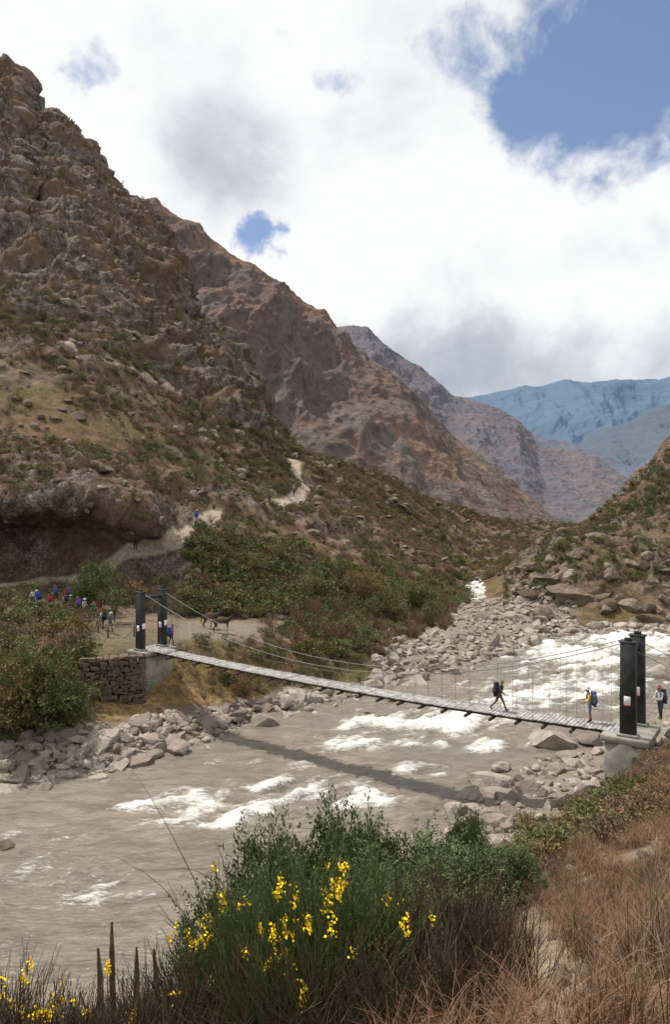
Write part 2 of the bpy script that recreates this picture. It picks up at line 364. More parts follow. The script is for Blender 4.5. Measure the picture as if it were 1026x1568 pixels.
m3=mtmat('mid_mountain_slope',(.13,.095,.08),(.20,.135,.095),(.125,.11,.10),.34,(.14,.165,.225),.15)
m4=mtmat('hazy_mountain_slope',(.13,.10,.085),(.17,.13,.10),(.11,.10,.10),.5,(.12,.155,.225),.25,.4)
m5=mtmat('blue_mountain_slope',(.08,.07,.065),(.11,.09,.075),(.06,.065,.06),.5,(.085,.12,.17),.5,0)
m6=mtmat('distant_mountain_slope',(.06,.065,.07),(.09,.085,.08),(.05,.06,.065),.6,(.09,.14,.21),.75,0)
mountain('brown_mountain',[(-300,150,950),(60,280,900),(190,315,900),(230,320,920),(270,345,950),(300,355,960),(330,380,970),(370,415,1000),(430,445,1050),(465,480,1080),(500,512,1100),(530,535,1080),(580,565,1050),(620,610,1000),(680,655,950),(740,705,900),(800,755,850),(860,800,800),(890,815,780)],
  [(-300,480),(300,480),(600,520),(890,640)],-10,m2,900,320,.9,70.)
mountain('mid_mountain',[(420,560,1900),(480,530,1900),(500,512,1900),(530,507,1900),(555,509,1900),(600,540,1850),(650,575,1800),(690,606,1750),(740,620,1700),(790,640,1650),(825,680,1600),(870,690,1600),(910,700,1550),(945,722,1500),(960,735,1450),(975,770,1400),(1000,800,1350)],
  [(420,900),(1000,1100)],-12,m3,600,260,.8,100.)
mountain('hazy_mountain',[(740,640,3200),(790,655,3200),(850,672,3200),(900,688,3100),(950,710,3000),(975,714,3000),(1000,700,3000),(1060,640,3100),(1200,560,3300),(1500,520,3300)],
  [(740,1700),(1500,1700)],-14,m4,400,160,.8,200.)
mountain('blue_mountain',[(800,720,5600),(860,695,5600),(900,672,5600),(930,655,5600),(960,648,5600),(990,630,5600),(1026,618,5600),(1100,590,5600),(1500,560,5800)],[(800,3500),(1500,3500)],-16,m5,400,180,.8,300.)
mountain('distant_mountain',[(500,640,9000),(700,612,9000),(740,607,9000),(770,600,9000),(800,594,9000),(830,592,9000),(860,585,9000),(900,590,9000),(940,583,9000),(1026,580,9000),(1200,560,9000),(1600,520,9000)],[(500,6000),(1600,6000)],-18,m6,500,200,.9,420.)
me=mesh_np('valley_floor',[(-30000,300,-9),(30000,300,-9),(30000,40000,-9),(-30000,40000,-9)],np.array([[0,1,2,3]]),[M['ground']]);obj('valley_floor',me)
# ---------------------------------------------------------------- river
xs=np.concatenate([np.arange(-75,-32,1.),np.arange(-32,60,.25),np.arange(60,150,1.)])
ys=[19.]
while ys[-1]<200: ys.append(ys[-1]+max(.2,ys[-1]*.0042))
ys=np.array(ys)
RX,RY=np.meshgrid(xs,ys,indexing='ij')
ru=U0+F*RX/RY;rv=V0+F*HC/RY
reg=[(300,1238,130,28,.9),(480,1213,120,30,.9),(240,1235,60,15,.9),(600,1105,85,22,1.),(700,1105,110,28,1.1),(540,1140,80,14,.9),(750,1140,60,14,.9),(830,1065,150,30,.9),(880,1000,130,35,1.1),(980,980,130,30,1.1),(900,1050,120,35,.95),(725,900,50,35,1.),(740,880,40,12,1.),(120,1350,130,60,.5),(60,1300,120,60,.4),(560,1220,70,22,.9),(330,1262,50,9,1.1),(520,1228,70,11,1.1),(590,1100,40,8,1.1),(215,1232,30,8,1.1),(400,1240,40,10,1.1),(640,1140,60,8,1.),(420,1170,120,14,.45),(640,1180,60,16,.55),(200,1370,60,10,.7)]
rap=np.zeros_like(RX)
for a,b,c,d,e in reg: rap=np.maximum(rap,e*np.exp(-((ru-a)/c)**2-((rv-b)/d)**2))
fx=RX*.78+RY*.62;fy=-RX*.62+RY*.78
wx=fbm(RX/5,RY/5,0*RX,3)
st=fbm(fx/2.6+wx,fy/1.0+wx*1.6,0*RX+2,5,.6);st2=fbm(fx/1.0+wx,fy/.5,0*RX+5,4,.6)
foam=np.clip(rap*.85+(st*.9+st2*.4)*sm(.03,.4,rap)-.13,0,1.2)
wave=fbm(fx/1.2,fy/.7,0*RX+8,4,.55)
RZ=.13*wave+np.minimum(rap,1)*(.5*st+.25*st2+.15*wave)+.08*fbm(RX/4,RY/4,0*RX,3)
rme=mesh_np('river',np.stack([RX,RY,RZ],-1),gridfaces(*RX.shape),[],smooth=True);fattr(rme,'foam',foam)
t=NT('silty_river_water');fo=t.attr('foam')
mp=t.n('ShaderNodeMapping');mp.inputs['Rotation'].default_value=(0,0,-math.radians(38));mp.inputs['Scale'].default_value=(.35,1.2,1);t.l(t.P(),mp.inputs[0])
n3=t.noise(1.3,5,.65,mp.outputs[0],.6);n5=t.noise(4.5,5,.7,mp.outputs[0],1.0);n0=t.noise(.12,2,.5)
a=t.mix(t.ramp(n3,.32,.68),(.135,.115,.088),(.25,.215,.17))
a=t.mix(t.ramp(n0,.35,.65,0.,.4),a,(.145,.135,.115))
fs=t.math('ADD',fo,t.math('MULTIPLY',t.math('SUBTRACT',n5,.5),1.7))
ff=t.ramp(fs,.28,.9)
ff=t.math('MULTIPLY',ff,t.ramp(fo,.03,.2))
a=t.mix(ff,a,(.66,.66,.64));t.col(a);t.b.inputs['Specular IOR Level'].default_value=.4
rr=t.math('ADD',t.math('MULTIPLY',ff,.6),.2);t.l(rr,t.b.inputs['Roughness'])
t.bump(t.math('ADD',t.math('MULTIPLY',n3,.8),t.math('MULTIPLY',n5,.5)),.9,.25)
rme.materials.append(t.m);obj('river',rme)
# ---------------------------------------------------------------- prototypes + scatter
def proto_col(name,meshes):
    c=bpy.data.collections.new(name)
    for i,m in enumerate(meshes):
        o=bpy.data.objects.new('%s_%02d'%(name,i),m);c.objects.link(o)
    return c
def scatter(name,P,S,col,nidx,tilt=.15,flat=None):
    P=np.asarray(P,float);n=len(P)
    me=bpy.data.meshes.new(name);me.vertices.add(n);me.vertices.foreach_set('co',P.astype(np.float32).ravel())
    r=np.stack([rng.normal(0,tilt,n),rng.normal(0,tilt,n),rng.uniform(0,6.28,n)],1).astype(np.float32)
    S=np.broadcast_to(np.asarray(S,float),(n,)) if np.ndim(S)<2 else S
    if np.ndim(S)==1: S=np.stack([S*rng.uniform(.8,1.2,n),S*rng.uniform(.8,1.2,n),S*rng.uniform(.7,1.15,n)],1)
    if flat is not None: S=S*np.array(flat)
    a=me.attributes.new('rot','FLOAT_VECTOR','POINT');a.data.foreach_set('vector',r.ravel())
    a=me.attributes.new('scl','FLOAT_VECTOR','POINT');a.data.foreach_set('vector',S.astype(np.float32).ravel())
    a=me.attributes.new('idx','INT','POINT');a.data.foreach_set('value',rng.integers(0,nidx,n).astype(np.int32))
    o=obj(name,me)
    ng=bpy.data.node_groups.new(name+'_scatter','GeometryNodeTree')
    ng.interface.new_socket('Geometry',in_out='INPUT',socket_type='NodeSocketGeometry')
    ng.interface.new_socket('Geometry',in_out='OUTPUT',socket_type='NodeSocketGeometry')
    gi=ng.nodes.new('NodeGroupInput');go=ng.nodes.new('NodeGroupOutput')
    ip=ng.nodes.new('GeometryNodeInstanceOnPoints');ci=ng.nodes.new('GeometryNodeCollectionInfo')
    ci.inputs['Collection'].default_value=col;ci.inputs['Separate Children'].default_value=True;ci.inputs['Reset Children'].default_value=True
    def na(nm,ty):
        x=ng.nodes.new('GeometryNodeInputNamedAttribute');x.data_type=ty;x.inputs['Name'].default_value=nm;return x.outputs[0]
    ng.links.new(gi.outputs[0],ip.inputs['Points']);ng.links.new(ci.outputs[0],ip.inputs['Instance'])
    ip.inputs['Pick Instance'].default_value=True
    ng.links.new(na('idx','INT'),ip.inputs['Instance Index']);ng.links.new(na('rot','FLOAT_VECTOR'),ip.inputs['Rotation']);ng.links.new(na('scl','FLOAT_VECTOR'),ip.inputs['Scale'])
    ng.links.new(ip.outputs[0],go.inputs[0])
    md=o.modifiers.new('scatter','NODES');md.node_group=ng
    return o
def rock_mesh(name,mat,seed,sub=3,rough=.09):
    bm=bmesh.new();bmesh.ops.create_icosphere(bm,subdivisions=sub,radius=1.);me=bpy.data.meshes.new(name);bm.to_mesh(me);bm.free()
    V=np.zeros(len(me.vertices)*3,dtype=np.float32);me.vertices.foreach_get('co',V);V=V.reshape(-1,3).astype(float)
    r=np.random.default_rng(seed)
    for _ in range(13):
        n=r.normal(size=3);n/=np.linalg.norm(n);c=r.uniform(.42,.82);p=V@n
        V-=np.maximum(0,p-c)[:,None]*n[None,:]
    V*=np.array([r.uniform(.9,1.25),r.uniform(.7,1.),r.uniform(.6,.85)])
    V*=(1+rough*fbm(V[:,0]*2.5+seed,V[:,1]*2.5,V[:,2]*2.5,4))[:,None]
    me.vertices.foreach_set('co',V.astype(np.float32).ravel());me.materials.append(mat);me.update();return me
def shrub_mesh(name,mat,nl,lsize,h=1.,spread=1.,clumps=22,twigs=True,wr=.45,shoots=0,crad=(.12,.24)):
    C=rdir(clumps,.3)*np.array([1,1,.8])*rng.uniform(.35,1.,(clumps,1))*np.array([.55*spread,.55*spread,.5*h]);C[:,2]+=.5*h
    k=rng.integers(0,clumps,nl);rad=rng.uniform(crad[0],crad[1],clumps)
    P=C[k]+rdir(nl)*(rad[k]*rng.uniform(.3,1.,nl))[:,None]*np.array([1,1,.8])
    if shoots:
        sc_=C[rng.integers(0,clumps,shoots)];dd=rdir(shoots,1.3);ks=rng.integers(0,shoots,nl//4)
        P[:nl//4]=sc_[ks]+dd[ks]*(rng.uniform(.08,.30,(nl//4,1)))+rng.normal(0,.012,(nl//4,3))
    out=P-np.array([0,0,.3*h]);out/=np.linalg.norm(out,axis=1,keepdims=True)
    Dv=out+rdir(nl)*.9;Dv/=np.linalg.norm(Dv,axis=1,keepdims=True)
    V,Fq=leaves(P,Dv,lsize*rng.uniform(.6,1.4,nl),lsize*wr*rng.uniform(.7,1.3,nl))
    parts=[(V,Fq,0)]
    if twigs:
        t=np.linspace(0,1,5)[None,:,None];base=rng.normal(size=(clumps,1,3))*np.array([.05,.05,0])
        mid=C[:,None,:]*np.array([.35,.35,.6])
        Pt=base*(1-t)**2+2*mid*t*(1-t)+C[:,None,:]*t**2
        Vt,Ft=tubes(Pt,np.linspace(.016,.004,5)[None,:],4);parts.append((Vt,Ft,1))
    V,FF,MI=join(parts);return mesh_np(name,V,FF,[mat,M['twig']],mi=MI)
def tuft_mesh(name,mat,nb,h,spread,w,droop=.4,base=.08):
    az=rng.uniform(0,6.28,nb);ln=h*rng.uniform(.4,1.1,nb);le=spread*rng.uniform(.1,1.,nb)
    b=np.stack([rng.normal(0,base,nb),rng.normal(0,base,nb),np.zeros(nb)-.05],1)
    dr=np.stack([np.cos(az),np.sin(az),0*az],1)
    t=np.array([0,.35,.7,1.])
    P=b[:,None,:]+dr[:,None,:]*(le[:,None]*t**1.7)[:,:,None]+np.array([0,0,1.])*(ln[:,None]*(t-droop*.5*t**2.5))[:,:,None]
    s=np.stack([-np.sin(az+.5),np.cos(az+.5),0*az],1)[:,None,:]
    ww=(w*np.array([1,.85,.6,.12]))[None,:,None]
    A=P+s*ww;B=P-s*ww
    V=np.stack([A,B],2).reshape(nb,8,3)
    o=(np.arange(nb)*8)[:,None,None];q=np.array([[0,1,3,2],[2,3,5,4],[4,5,7,6]])[None]
    return mesh_np(name,V,(o+q).reshape(-1,4),[mat])
colR=proto_col('river_rock',[rock_mesh('river_rock%d'%i,M['rock_river'],i) for i in range(8)])
colH=proto_col('hill_rock',[rock_mesh('hill_rock%d'%i,M['rock_hill'],i+20) for i in range(6)])
colG=proto_col('green_shrub',[shrub_mesh('gs%d'%i,M['leaf_green'],300,.12,.8) for i in range(4)]+[shrub_mesh('gs%d'%i,M['leaf_olive'],300,.12,.75) for i in range(4,6)])
colD=proto_col('dry_shrub',[shrub_mesh('ds%d'%i,M['leaf_dry'],200,.12,.8,wr=.25) for i in range(3)]+[shrub_mesh('ds%d'%i,M['leaf_olive'],200,.11,.6,wr=.4) for i in range(3,5)]+[shrub_mesh('ds%d'%i,M['leaf_rust'],220,.11,.65,wr=.3) for i in range(5,7)])
colE=proto_col('reed',[tuft_mesh('rd%d'%i,M['reed'],60,1.,.35,.014,.2,.12) for i in range(3)])
colT=proto_col('red_tuft',[tuft_mesh('rt%d'%i,M['grass_red'],70,.55,.5,.0035,.6,.12) for i in range(4)])
colS=proto_col('straw_tuft',[tuft_mesh('stf%d'%i,M['grass_straw'],60,.45,.4,.005,.6,.12) for i in range(3)])
colB=proto_col('brown_tuft',[tuft_mesh('btf%d'%i,M['stem_brown'],50,.8,.35,.004,.3,.1) for i in range(3)])
def pick(mask,n,areaw=0.):
    ii=np.argwhere(mask);
    if areaw>0:
        wgt=(Y[ii[:,0],ii[:,1]])**areaw;wgt/=wgt.sum();k=rng.choice(len(ii),n,p=wgt)
    else: k=rng.integers(0,len(ii),n)
    a=ii[k];return np.stack([X[a[:,0],a[:,1]],Y[a[:,0],a[:,1]],ZZ[a[:,0],a[:,1]]],1)+rng.normal(0,.05,(n,3))*np.array([1,1,0])
vis=(UU>-150)&(UU<1180)
clear=path<.15
hm=(RK>14.6)&(RK<kC+.02)&vis&clear
dens=fbm(X/14,Y/14,ZZ/14,3)
hv=hm&(dens>-.3)&(crag<.6)
P=pick(hv&(UU<930),5000,.35);scatter('hillside_shrubs',P,rng.uniform(.5,1.0,len(P))**1.3*2.*np.clip(P[:,1]/110,.8,1.4),colD,7)
P=pick(hv&(dens>-.12),3000,.2);scatter('hillside_green_shrubs',P,rng.uniform(.6,1.9,len(P))*np.clip(P[:,1]/110,.8,1.3),colG,6)
P=pick(hm&(crag>=.5)&(dens>-.1),1100,.3);scatter('crag_shrubs',P,rng.uniform(.8,2.2,len(P)),colD,7)
P=pick(hm&(crag>=.3)&(dens>.05),350,.3);scatter('crag_green_shrubs',P,rng.uniform(.8,2.2,len(P)),colG,6)
P=pick(hm&(UU<930)&(crag<.7),1300);scatter('hillside_rocks',P,rng.uniform(.25,1.1,len(P))**1.6*np.clip(P[:,1]/90,.8,2.),colH,6)
P=pick((RK>11.6)&(RK<kC)&(UU>775)&vis,800,.2);scatter('right_bank_shrubs',P,rng.uniform(.6,1.7,len(P)),colD,7)
P=pick((RK>11.6)&(RK<16)&(UU>775)&vis,520);scatter('right_bank_green_shrubs',P,rng.uniform(.7,1.8,len(P)),colG,6)
P=pick((RK>9.0)&(RK<14.6)&(UU>775)&vis,80);scatter('right_bank_rocks',P,rng.uniform(.5,2.2,len(P)),colH,6)
m=(RK>12.0)&(RK<15.2)&(UU>60)&(UU<720)&clear
P=pick(m&((UU>290)|(RK<12.6)),1500);scatter('valley_shrubs',P,rng.uniform(.7,2.1,len(P)),colD,7)
P=pick(m&(UU>280)&(dens>-.25),850);scatter('valley_green_shrubs',P,rng.uniform(.8,2.6,len(P)),colG,6)
P=pick(m&(UU>280),200);scatter('valley_rocks',P,rng.uniform(.3,1.2,len(P)),colH,6)
P=pick((RK>11.1)&(RK<12.8)&(UU>450)&(UU<700),320);scatter('reeds',P,rng.uniform(1.0,2.8,len(P)),colE,3,.08)
P=pick((RK>10.7)&(RK<12.6)&(UU>400)&(UU<720)&(gravel<.9),160);scatter('terrace_shrubs',P,rng.uniform(.6,1.8,len(P)),colD,7)
P=pick((RK>10.6)&(RK<12.8)&(UU>430)&(UU<720)&(gravel<.9),120);scatter('terrace_green_shrubs',P,rng.uniform(.8,2.4,len(P)),colG,6)
m=(RK>10.0)&(RK<12.)&(UU>-100)&(UU<135)
P=pick(m,200);scatter('left_bank_shrubs',P,rng.uniform(1.,2.2,len(P)),colD,7)
P=pick(m,80);scatter('left_bank_green_shrubs',P,rng.uniform(1.,2.4,len(P)),colG,6)
P=pick((RK>9.7)&(RK<11.2)&(UU>270)&(UU<480),80);scatter('bank_edge_shrubs',P,rng.uniform(.4,1.2,len(P)),colD,7)
P=pick((RK>9.8)&(RK<11.2)&(UU>300)&(UU<560),50);scatter('bank_edge_green_shrubs',P,rng.uniform(.5,1.6,len(P)),colG,6)
m=(RK>8.85)&((RK<9.65)|((UU<130)&(RK<10.1)))&(UU>-150)&(UU<600)
P=pick(m,1400);P[:,2]+=.05;scatter('river_bank_boulders',P,rng.uniform(.14,.6,len(P))*(1+1.1*(rng.random(len(P))>.88)),colR,8,.4)
m=(RK>8.9)&(RK<12.2)&(UU>570)&(UU<880)
P=pick(m,1500);P[:,2]+=.05;scatter('gravel_bar_boulders',P,rng.uniform(.15,.7,len(P))*(1+1.2*(rng.random(len(P))>.92)),colR,8,.4)
m=(RK>4.9)&(RK<7.1)&(UU>660)&(UU<1100)
P=pick(m,460);scatter('near_bank_boulders',P,rng.uniform(.12,.6,len(P))*(1+.8*(rng.random(len(P))>.9)),colR,8,.4)
m=(RK>8.7)&(RK<9.8)&(UU>860)&(UU<1100)
P=pick(m,170);scatter('right_shore_boulders',P,rng.uniform(.4,1.5,len(P)),colR,8,.3)
def boulder(u,v,wpx,h=.6,base=0.,mat='rock_river',dd=None,seed=0,rough=.09):
    d=dd if dd else HC*F/(v-V0)
    x=(u-U0)/F*d;w=wpx/F*d/2
    me=rock_mesh('boulder',M[mat],100+seed,5 if wpx>60 else 4,rough)
    return obj('boulder',me,(x,d,base),(0,0,rng.uniform(-.4,.4)),None,(w*.95,w*.8,w*h*1.3))
for i,b in enumerate([(845,1138,85,.5),(745,1197,62,.55),(805,1225,72,.55),(845,1192,52,.6),(885,1175,44,.5),(722,1218,40,.6),(790,1258,55,.6),(215,1168,70,.5),(60,1180,60,.6),(120,1170,50,.6),(150,1165,45,.6),(812,985,60,.6),(755,950,50,.7),(670,1094,22,.5),(562,1090,16,.5),(700,1245,34,.6),(875,1158,40,.4),(940,955,30,.8),(1010,1035,60,.6),(855,1210,36,.6),(600,1070,40,.6),(480,1075,50,.7),(400,1110,55,.6),(330,1125,40,.6),(520,1062,45,.6),(700,1030,40,.6),(850,1030,22,.6),(640,1098,16,.6),(20,1195,60,.6),(770,1180,30,.6),(905,1140,40,.5)]):
    u,v,wp,h=b
    if u>660 and v>1110: wp*=1.3;base=.15
    else: base=0.
    boulder(u,v,wp,h,base,seed=i)
boulder(905,930,180,.55,2.4,'rock_lump',106,40,.22)
boulder(800,920,110,.6,1.6,'rock_lump',115,41,.22)
boulder(860,895,120,.6,4.,'rock_lump',112,46,.22)
boulder(1000,920,150,.5,2.4,'rock_lump',103,47,.22)
boulder(830,870,70,.6,6.5,'rock_lump',117,48,.22)
boulder(960,880,120,.5,5.5,'rock_lump',110,49,.22)
boulder(5,1295,40,.9,0,'rock_hill',None,42)
q=find(262,690);boulder(262,690,40,.8,q[2],'rock_river',q[1],43)
q=find(150,715);boulder(150,715,60,.5,q[2],'rock_hill',q[1],44)
# ---------------------------------------------------------------- near slope grass
nearr=(RK>.75)&(RK<4.7)&(UU>600)&(UU<1150)&(path<.25)
P=pick(nearr&(patch2<.25),2200,1.);scatter('red_grass',P,rng.uniform(.4,1.1,len(P)),colT,4)
P=pick(nearr&(patch2>-.1),500,1.);scatter('straw_grass',P,rng.uniform(.4,.95,len(P)),colS,3)
P=pick(nearr,800,1.);scatter('brown_weeds',P,rng.uniform(.4,1.0,len(P)),colB,3)
m=(RK>.9)&(RK<4.5)&(UU>-150)&(UU<620)
P=pick(m,900,1.);scatter('dry_brush_grass',P,rng.uniform(.5,1.1,len(P)),colB,3)
P=pick(m,350,1.);scatter('dry_brush_tufts',P,rng.uniform(.5,1.1,len(P)),colT,4)
m=(straw>.4)
P=pick(m,800);scatter('bank_straw_grass',P,rng.uniform(.4,1.0,len(P)),colS,3)
m=(RK>2.8)&(RK<5.2)&(UU>800)&(UU<1150)
P=pick(m,170);scatter('slope_shrubs',P,rng.uniform(.4,1.2,len(P)),colD,7)
P=pick(m&(UU<1000),36);scatter('slope_green_shrubs',P,rng.uniform(.5,1.3,len(P)),colG,6)
P=pick((RK>1)&(RK<4)&(UU>850)&(UU<1150),160);scatter('slope_stones',P,rng.uniform(.03,.2,len(P)),colH,6)
# ---------------------------------------------------------------- foreground leafy shrubs
bs=[shrub_mesh('leafy_shrub_%d'%i,M['leaf_fore'],17000,.034,1.,1.0,80,True,.36,160,(.07,.17)) for i in range(3)]
bo=[shrub_mesh('riverside_shrub_%d'%i,M[k],5000,.05,1.,1.,60,True,.4,100,(.06,.16)) for i,k in enumerate(('leaf_green','leaf_olive'))]
def shrub(u,vtop,d,w,i,name='leafy_shrub',lib=None):
    lib=lib or bs
    x=(u-U0)/F*d;zt=HC-(vtop-V0)/F*d;zb=gz(x,d)-.1;h=max(.8,(zt-zb))
    return obj(name,lib[i%len(lib)],(x,d,zb),(0,0,rng.uniform(0,6)),None,(w,w,h))
for i,(u,vt,d,wpx) in enumerate([(430,1265,14,190),(530,1245,14.5,190),(630,1272,14.5,200),(700,1305,13,180),(765,1295,13.5,130),(350,1350,12,150),(420,1350,11,190),(560,1330,12,200),(650,1370,11,190),(310,1430,9.5,130),(720,1245,15.5,80)]):
    shrub(u,vt,d,wpx/F*d*.95,i)
for i,(u,vt,d,wpx) in enumerate([(60,975,45.5,110),(15,1000,44.5,110),(110,1035,47,80),(380,1020,58,40),(150,850,70,60),(870,1235,27,60),(50,1040,46,150),(372,1035,56,40),(130,870,68,40),(900,1215,29,50),(470,880,88,60),(560,870,92,60),(640,890,98,60),(600,905,90,50)]):
    shrub(u,vt,d,wpx/F*d,i,'riverside_shrub',bo)
def broom(name,x,y,n,h,sp,nseed,flowers=True,stemmat='stem_green'):
    z=gz(x,y)-.1
    az=rng.uniform(0,6.28,n);le=sp*np.sqrt(rng.uniform(0,1,n));ln=h*rng.uniform(.5,1.05,n)*(1-.25*(le/sp)**2)
    t=np.linspace(0,1,7)
    b=np.stack([rng.normal(0,.12,n),rng.normal(0,.12,n),0*az],1)
    dr=np.stack([np.cos(az),np.sin(az),0*az],1)
    P=b[:,None,:]+dr[:,None,:]*(le[:,None]*t**1.4)[:,:,None]+np.array([0,0,1.])*(ln[:,None]*t)[:,:,None]
    P+=np.cumsum(rng.normal(0,.014,P.shape),axis=1)
    V,Fq=tubes(P,np.linspace(.009,.003,7)[None],3);parts=[(V,Fq,0)]
    k=rng.integers(0,n,n*4);j=rng.integers(2,6,n*4);S=P[k,j];dd=(P[k,j]-P[k,j-1]);dd/=np.linalg.norm(dd,axis=1,keepdims=True);dd=dd+rdir(n*4)*.4;dd/=np.linalg.norm(dd,axis=1,keepdims=True)
    l2=rng.uniform(.15,.5,n*4)*h/1.8;t2=np.linspace(0,1,3)
    Q=S[:,None,:]+dd[:,None,:]*(l2[:,None]*t2)[:,:,None]+np.array([0,0,.12])*(t2**2)[None,:,None]
    V,Fq=tubes(Q,np.linspace(.0045,.002,3)[None],3);parts.append((V,Fq,0))
    if flowers and nseed:
        tips=np.concatenate([P[:,-1],Q[:,-1]]);hi=tips[np.argsort(-tips[:,2]-rng.uniform(0,.7*h,len(tips)))]
        seeds=hi[rng.choice(min(len(hi),n*2),nseed,replace=False)]
        Cs=[]
        for q in seeds:
            r=rng.choice([.05,.08,.15],p=[.45,.35,.2]);nn=tips[np.linalg.norm(tips-q,axis=1)<r][:7]
            for tt in nn: Cs.append(tt+rng.normal(0,1,(14,3))*np.array([.016,.016,.035])-np.array([0,0,.03]))
        C=np.concatenate(Cs);V,Fq=leaves(C,rdir(len(C)),.034,.03);parts.append((V,Fq,1))
    V,FF,MI=join(parts);me=mesh_np(name,V,FF,[M[stemmat],M['flower']],mi=MI)
    return obj(name,me,(x,y,z))
def bx(u,d): return (u-U0)/F*d,d
for u,d,n,h,sp,fl in [(460,7.0,300,2.05,1.2,28),(350,7.4,150,1.9,.8,13),(560,6.6,150,1.85,.7,9),(430,6.,120,1.15,.8,3),(520,6.2,110,1.3,.7,4)]:
    x,y=bx(u,d);broom('flowering_broom_bush',x,y,n,h,sp,fl)
for u,d,n,h,sp,fl in [(15,7.2,120,1.35,.6,7),(100,7.0,110,1.05,.6,5),(150,6.8,80,1.,.5,3)]:
    x,y=bx(u,d);broom('broom_bush',x,y,n,h,sp,fl,True,'stem_brown')
for u,d,n,h,sp in [(630,6.6,120,1.5,.6),(700,7.2,130,1.6,.7),(760,6.4,100,1.3,.5),(240,7.8,110,1.3,.6),(290,6.8,90,1.2,.6),(60,7.2,110,1.0,.7),(200,6.6,90,.9,.6),(600,5.6,90,1.0,.5),(700,5.4,90,.9,.5),(480,6.0,90,1.2,.7),(380,6.2,80,1.1,.6)]:
    x,y=bx(u,d);broom('dry_stem_bush',x,y,n,h,sp,0,False,'stem_brown')
P=[]
t=np.linspace(0,1,14)
for (u0_,v0_,d0),(u1_,v1_,d1) in [((340,1470,8.5),(205,1180,9.)),((330,1480,8.5),(175,1310,8.8)),((300,1500,8.),(230,1395,8.3)),((360,1440,8.),(330,1290,8.2)),((620,1560,7.),(640,1390,7.2)),((380,1420,8.),(250,1330,8.2))]:
    a=np.array([(u0_-U0)/F*d0,d0,HC-(v0_-V0)/F*d0]);b=np.array([(u1_-U0)/F*d1,d1,HC-(v1_-V0)/F*d1])
    c=a*(1-t)[:,None]+b*t[:,None];c[:,2]+=np.sin(t*math.pi)*.25;c+=np.cumsum(rng.normal(0,.008,c.shape),0);P.append(c)
V,Fq=tubes(np.array(P),np.linspace(.009,.003,14)[None],4);obj('bare_twigs',mesh_np('bare_twigs',V,Fq,[M['twig']]))
for u,d,h in [(178,9.5,1.15),(205,9.3,.9),(240,9.1,.85),(160,9.0,.6)]:
    x,y=bx(u,d);z=gz(x,y)-.2;t=np.linspace(0,1,6)
    vt=1405 if u==178 else 1445
    zt=HC-(vt-V0)/F*d;h=max(.6,zt-z)
    P=np.stack([x*0+rng.normal(0,.012,6),rng.normal(0,.012,6),t*h],1)[None]
    V,Fq=tubes(P,np.array([[.05,.048,.045,.044,.04,.015]]),7);obj('fence_post',mesh_np('fence_post',V,Fq,[M['bark']]),(x,y,z),(.05,rng.normal(0,.08),0))
def tree(u,d,h,green=.6):
    x,y=bx(u,d);z=gz(x,y)-.1
    cl=26;C=rdir(cl,.3)*rng.uniform(.4,1,(cl,1))*np.array([.38,.38,.3])*h;C[:,2]+=.66*h
    t=np.linspace(0,1,6)[None,:,None];base=np.zeros((cl,1,3));mid=np.array([0,0,.5*h])+C[:,None,:]*.1
    Pt=base*(1-t)**2+2*mid*t*(1-t)+C[:,None,:]*t**2
    V,Fq=tubes(Pt,np.linspace(.03,.006,6)[None]*h/4,4);V2,F2=tubes(np.array([[[0,0,0],[.02,0,.2*h],[0,.03,.45*h]]]),np.array([[.045,.035,.02]])*h/3,7)
    k=rng.integers(0,cl,1100);Pl=C[k]+rdir(1100)*rng.uniform(.03,.13,(1100,1))*h
    V3,F3=leaves(Pl,rdir(1100),.16,.09)
    V,FF,MI=join([(V,Fq,0),(V2,F2,0),(V3,F3,1)])
    obj('small_tree',mesh_np('small_tree',V,FF,[M['bark'],M['leaf_green'] if rng.random()<green else M['leaf_olive']],mi=MI),(x,y,z),(0,0,rng.uniform(0,6)))
for u,d,h in [(412,125,5),(150,68,4.5),(175,64,3.5),(520,95,5),(545,92,5.5),(600,96,5),(640,100,5),(480,88,4),(395,85,4),(330,84,3.5),(250,76,3.2),(300,112,4),(520,180,5),(470,84,4),(385,215,9),(630,230,6),(700,260,6),(430,92,4.5),(660,90,3.5),(860,118,3),(210,72,3),(285,73,2.6),(350,90,4),(570,88,4)]:
    tree(u,d,h)
# ---------------------------------------------------------------- bridge
A=np.array([-14.3,54.]);B=np.array([14.5,34.]);zd=HC-10.8
bd=(B-A);BL=np.linalg.norm(bd);bd/=BL;pp=np.array([-bd[1],bd[0]]);ang=math.atan2(bd[1],bd[0])
root=bpy.data.objects.new('suspension_footbridge',None);link(root)
def sag(s): return zd-.35*4*(s/BL)*(1-s/BL)
parts=[];s=.2
while s<BL-.1:
    c=A+bd*s;parts.append((*boxm(c[0],c[1],sag(s)+rng.normal(0,.008),.19,1.45+rng.normal(0,.03),.05,ang),0));s+=.215
V,FF,MI=join(parts);obj('deck_planks',mesh_np('deck_planks',V,FF,[M['plank']],mi=MI),parent=root)
parts=[]
for off in(-.5,.5):
    n=40
    for i in range(n):
        s0=BL*i/n;s1=BL*(i+1)/n;sc=(s0+s1)/2;c=A+bd*sc+pp*off;parts.append((*boxm(c[0],c[1],sag(sc)-.11,s1-s0-.004,.09,.15,ang),0))
for i in range(24):
    s=BL*(i+.7)/24.4;c=A+bd*s;parts.append((*boxm(c[0],c[1],sag(s)-.26,.13,1.95,.13,ang),0))
V,FF,MI=join(parts);obj('deck_beams',mesh_np('deck_beams',V,FF,[M['beam']],mi=MI),parent=root)
TH=4.5
P=[];hang=[]
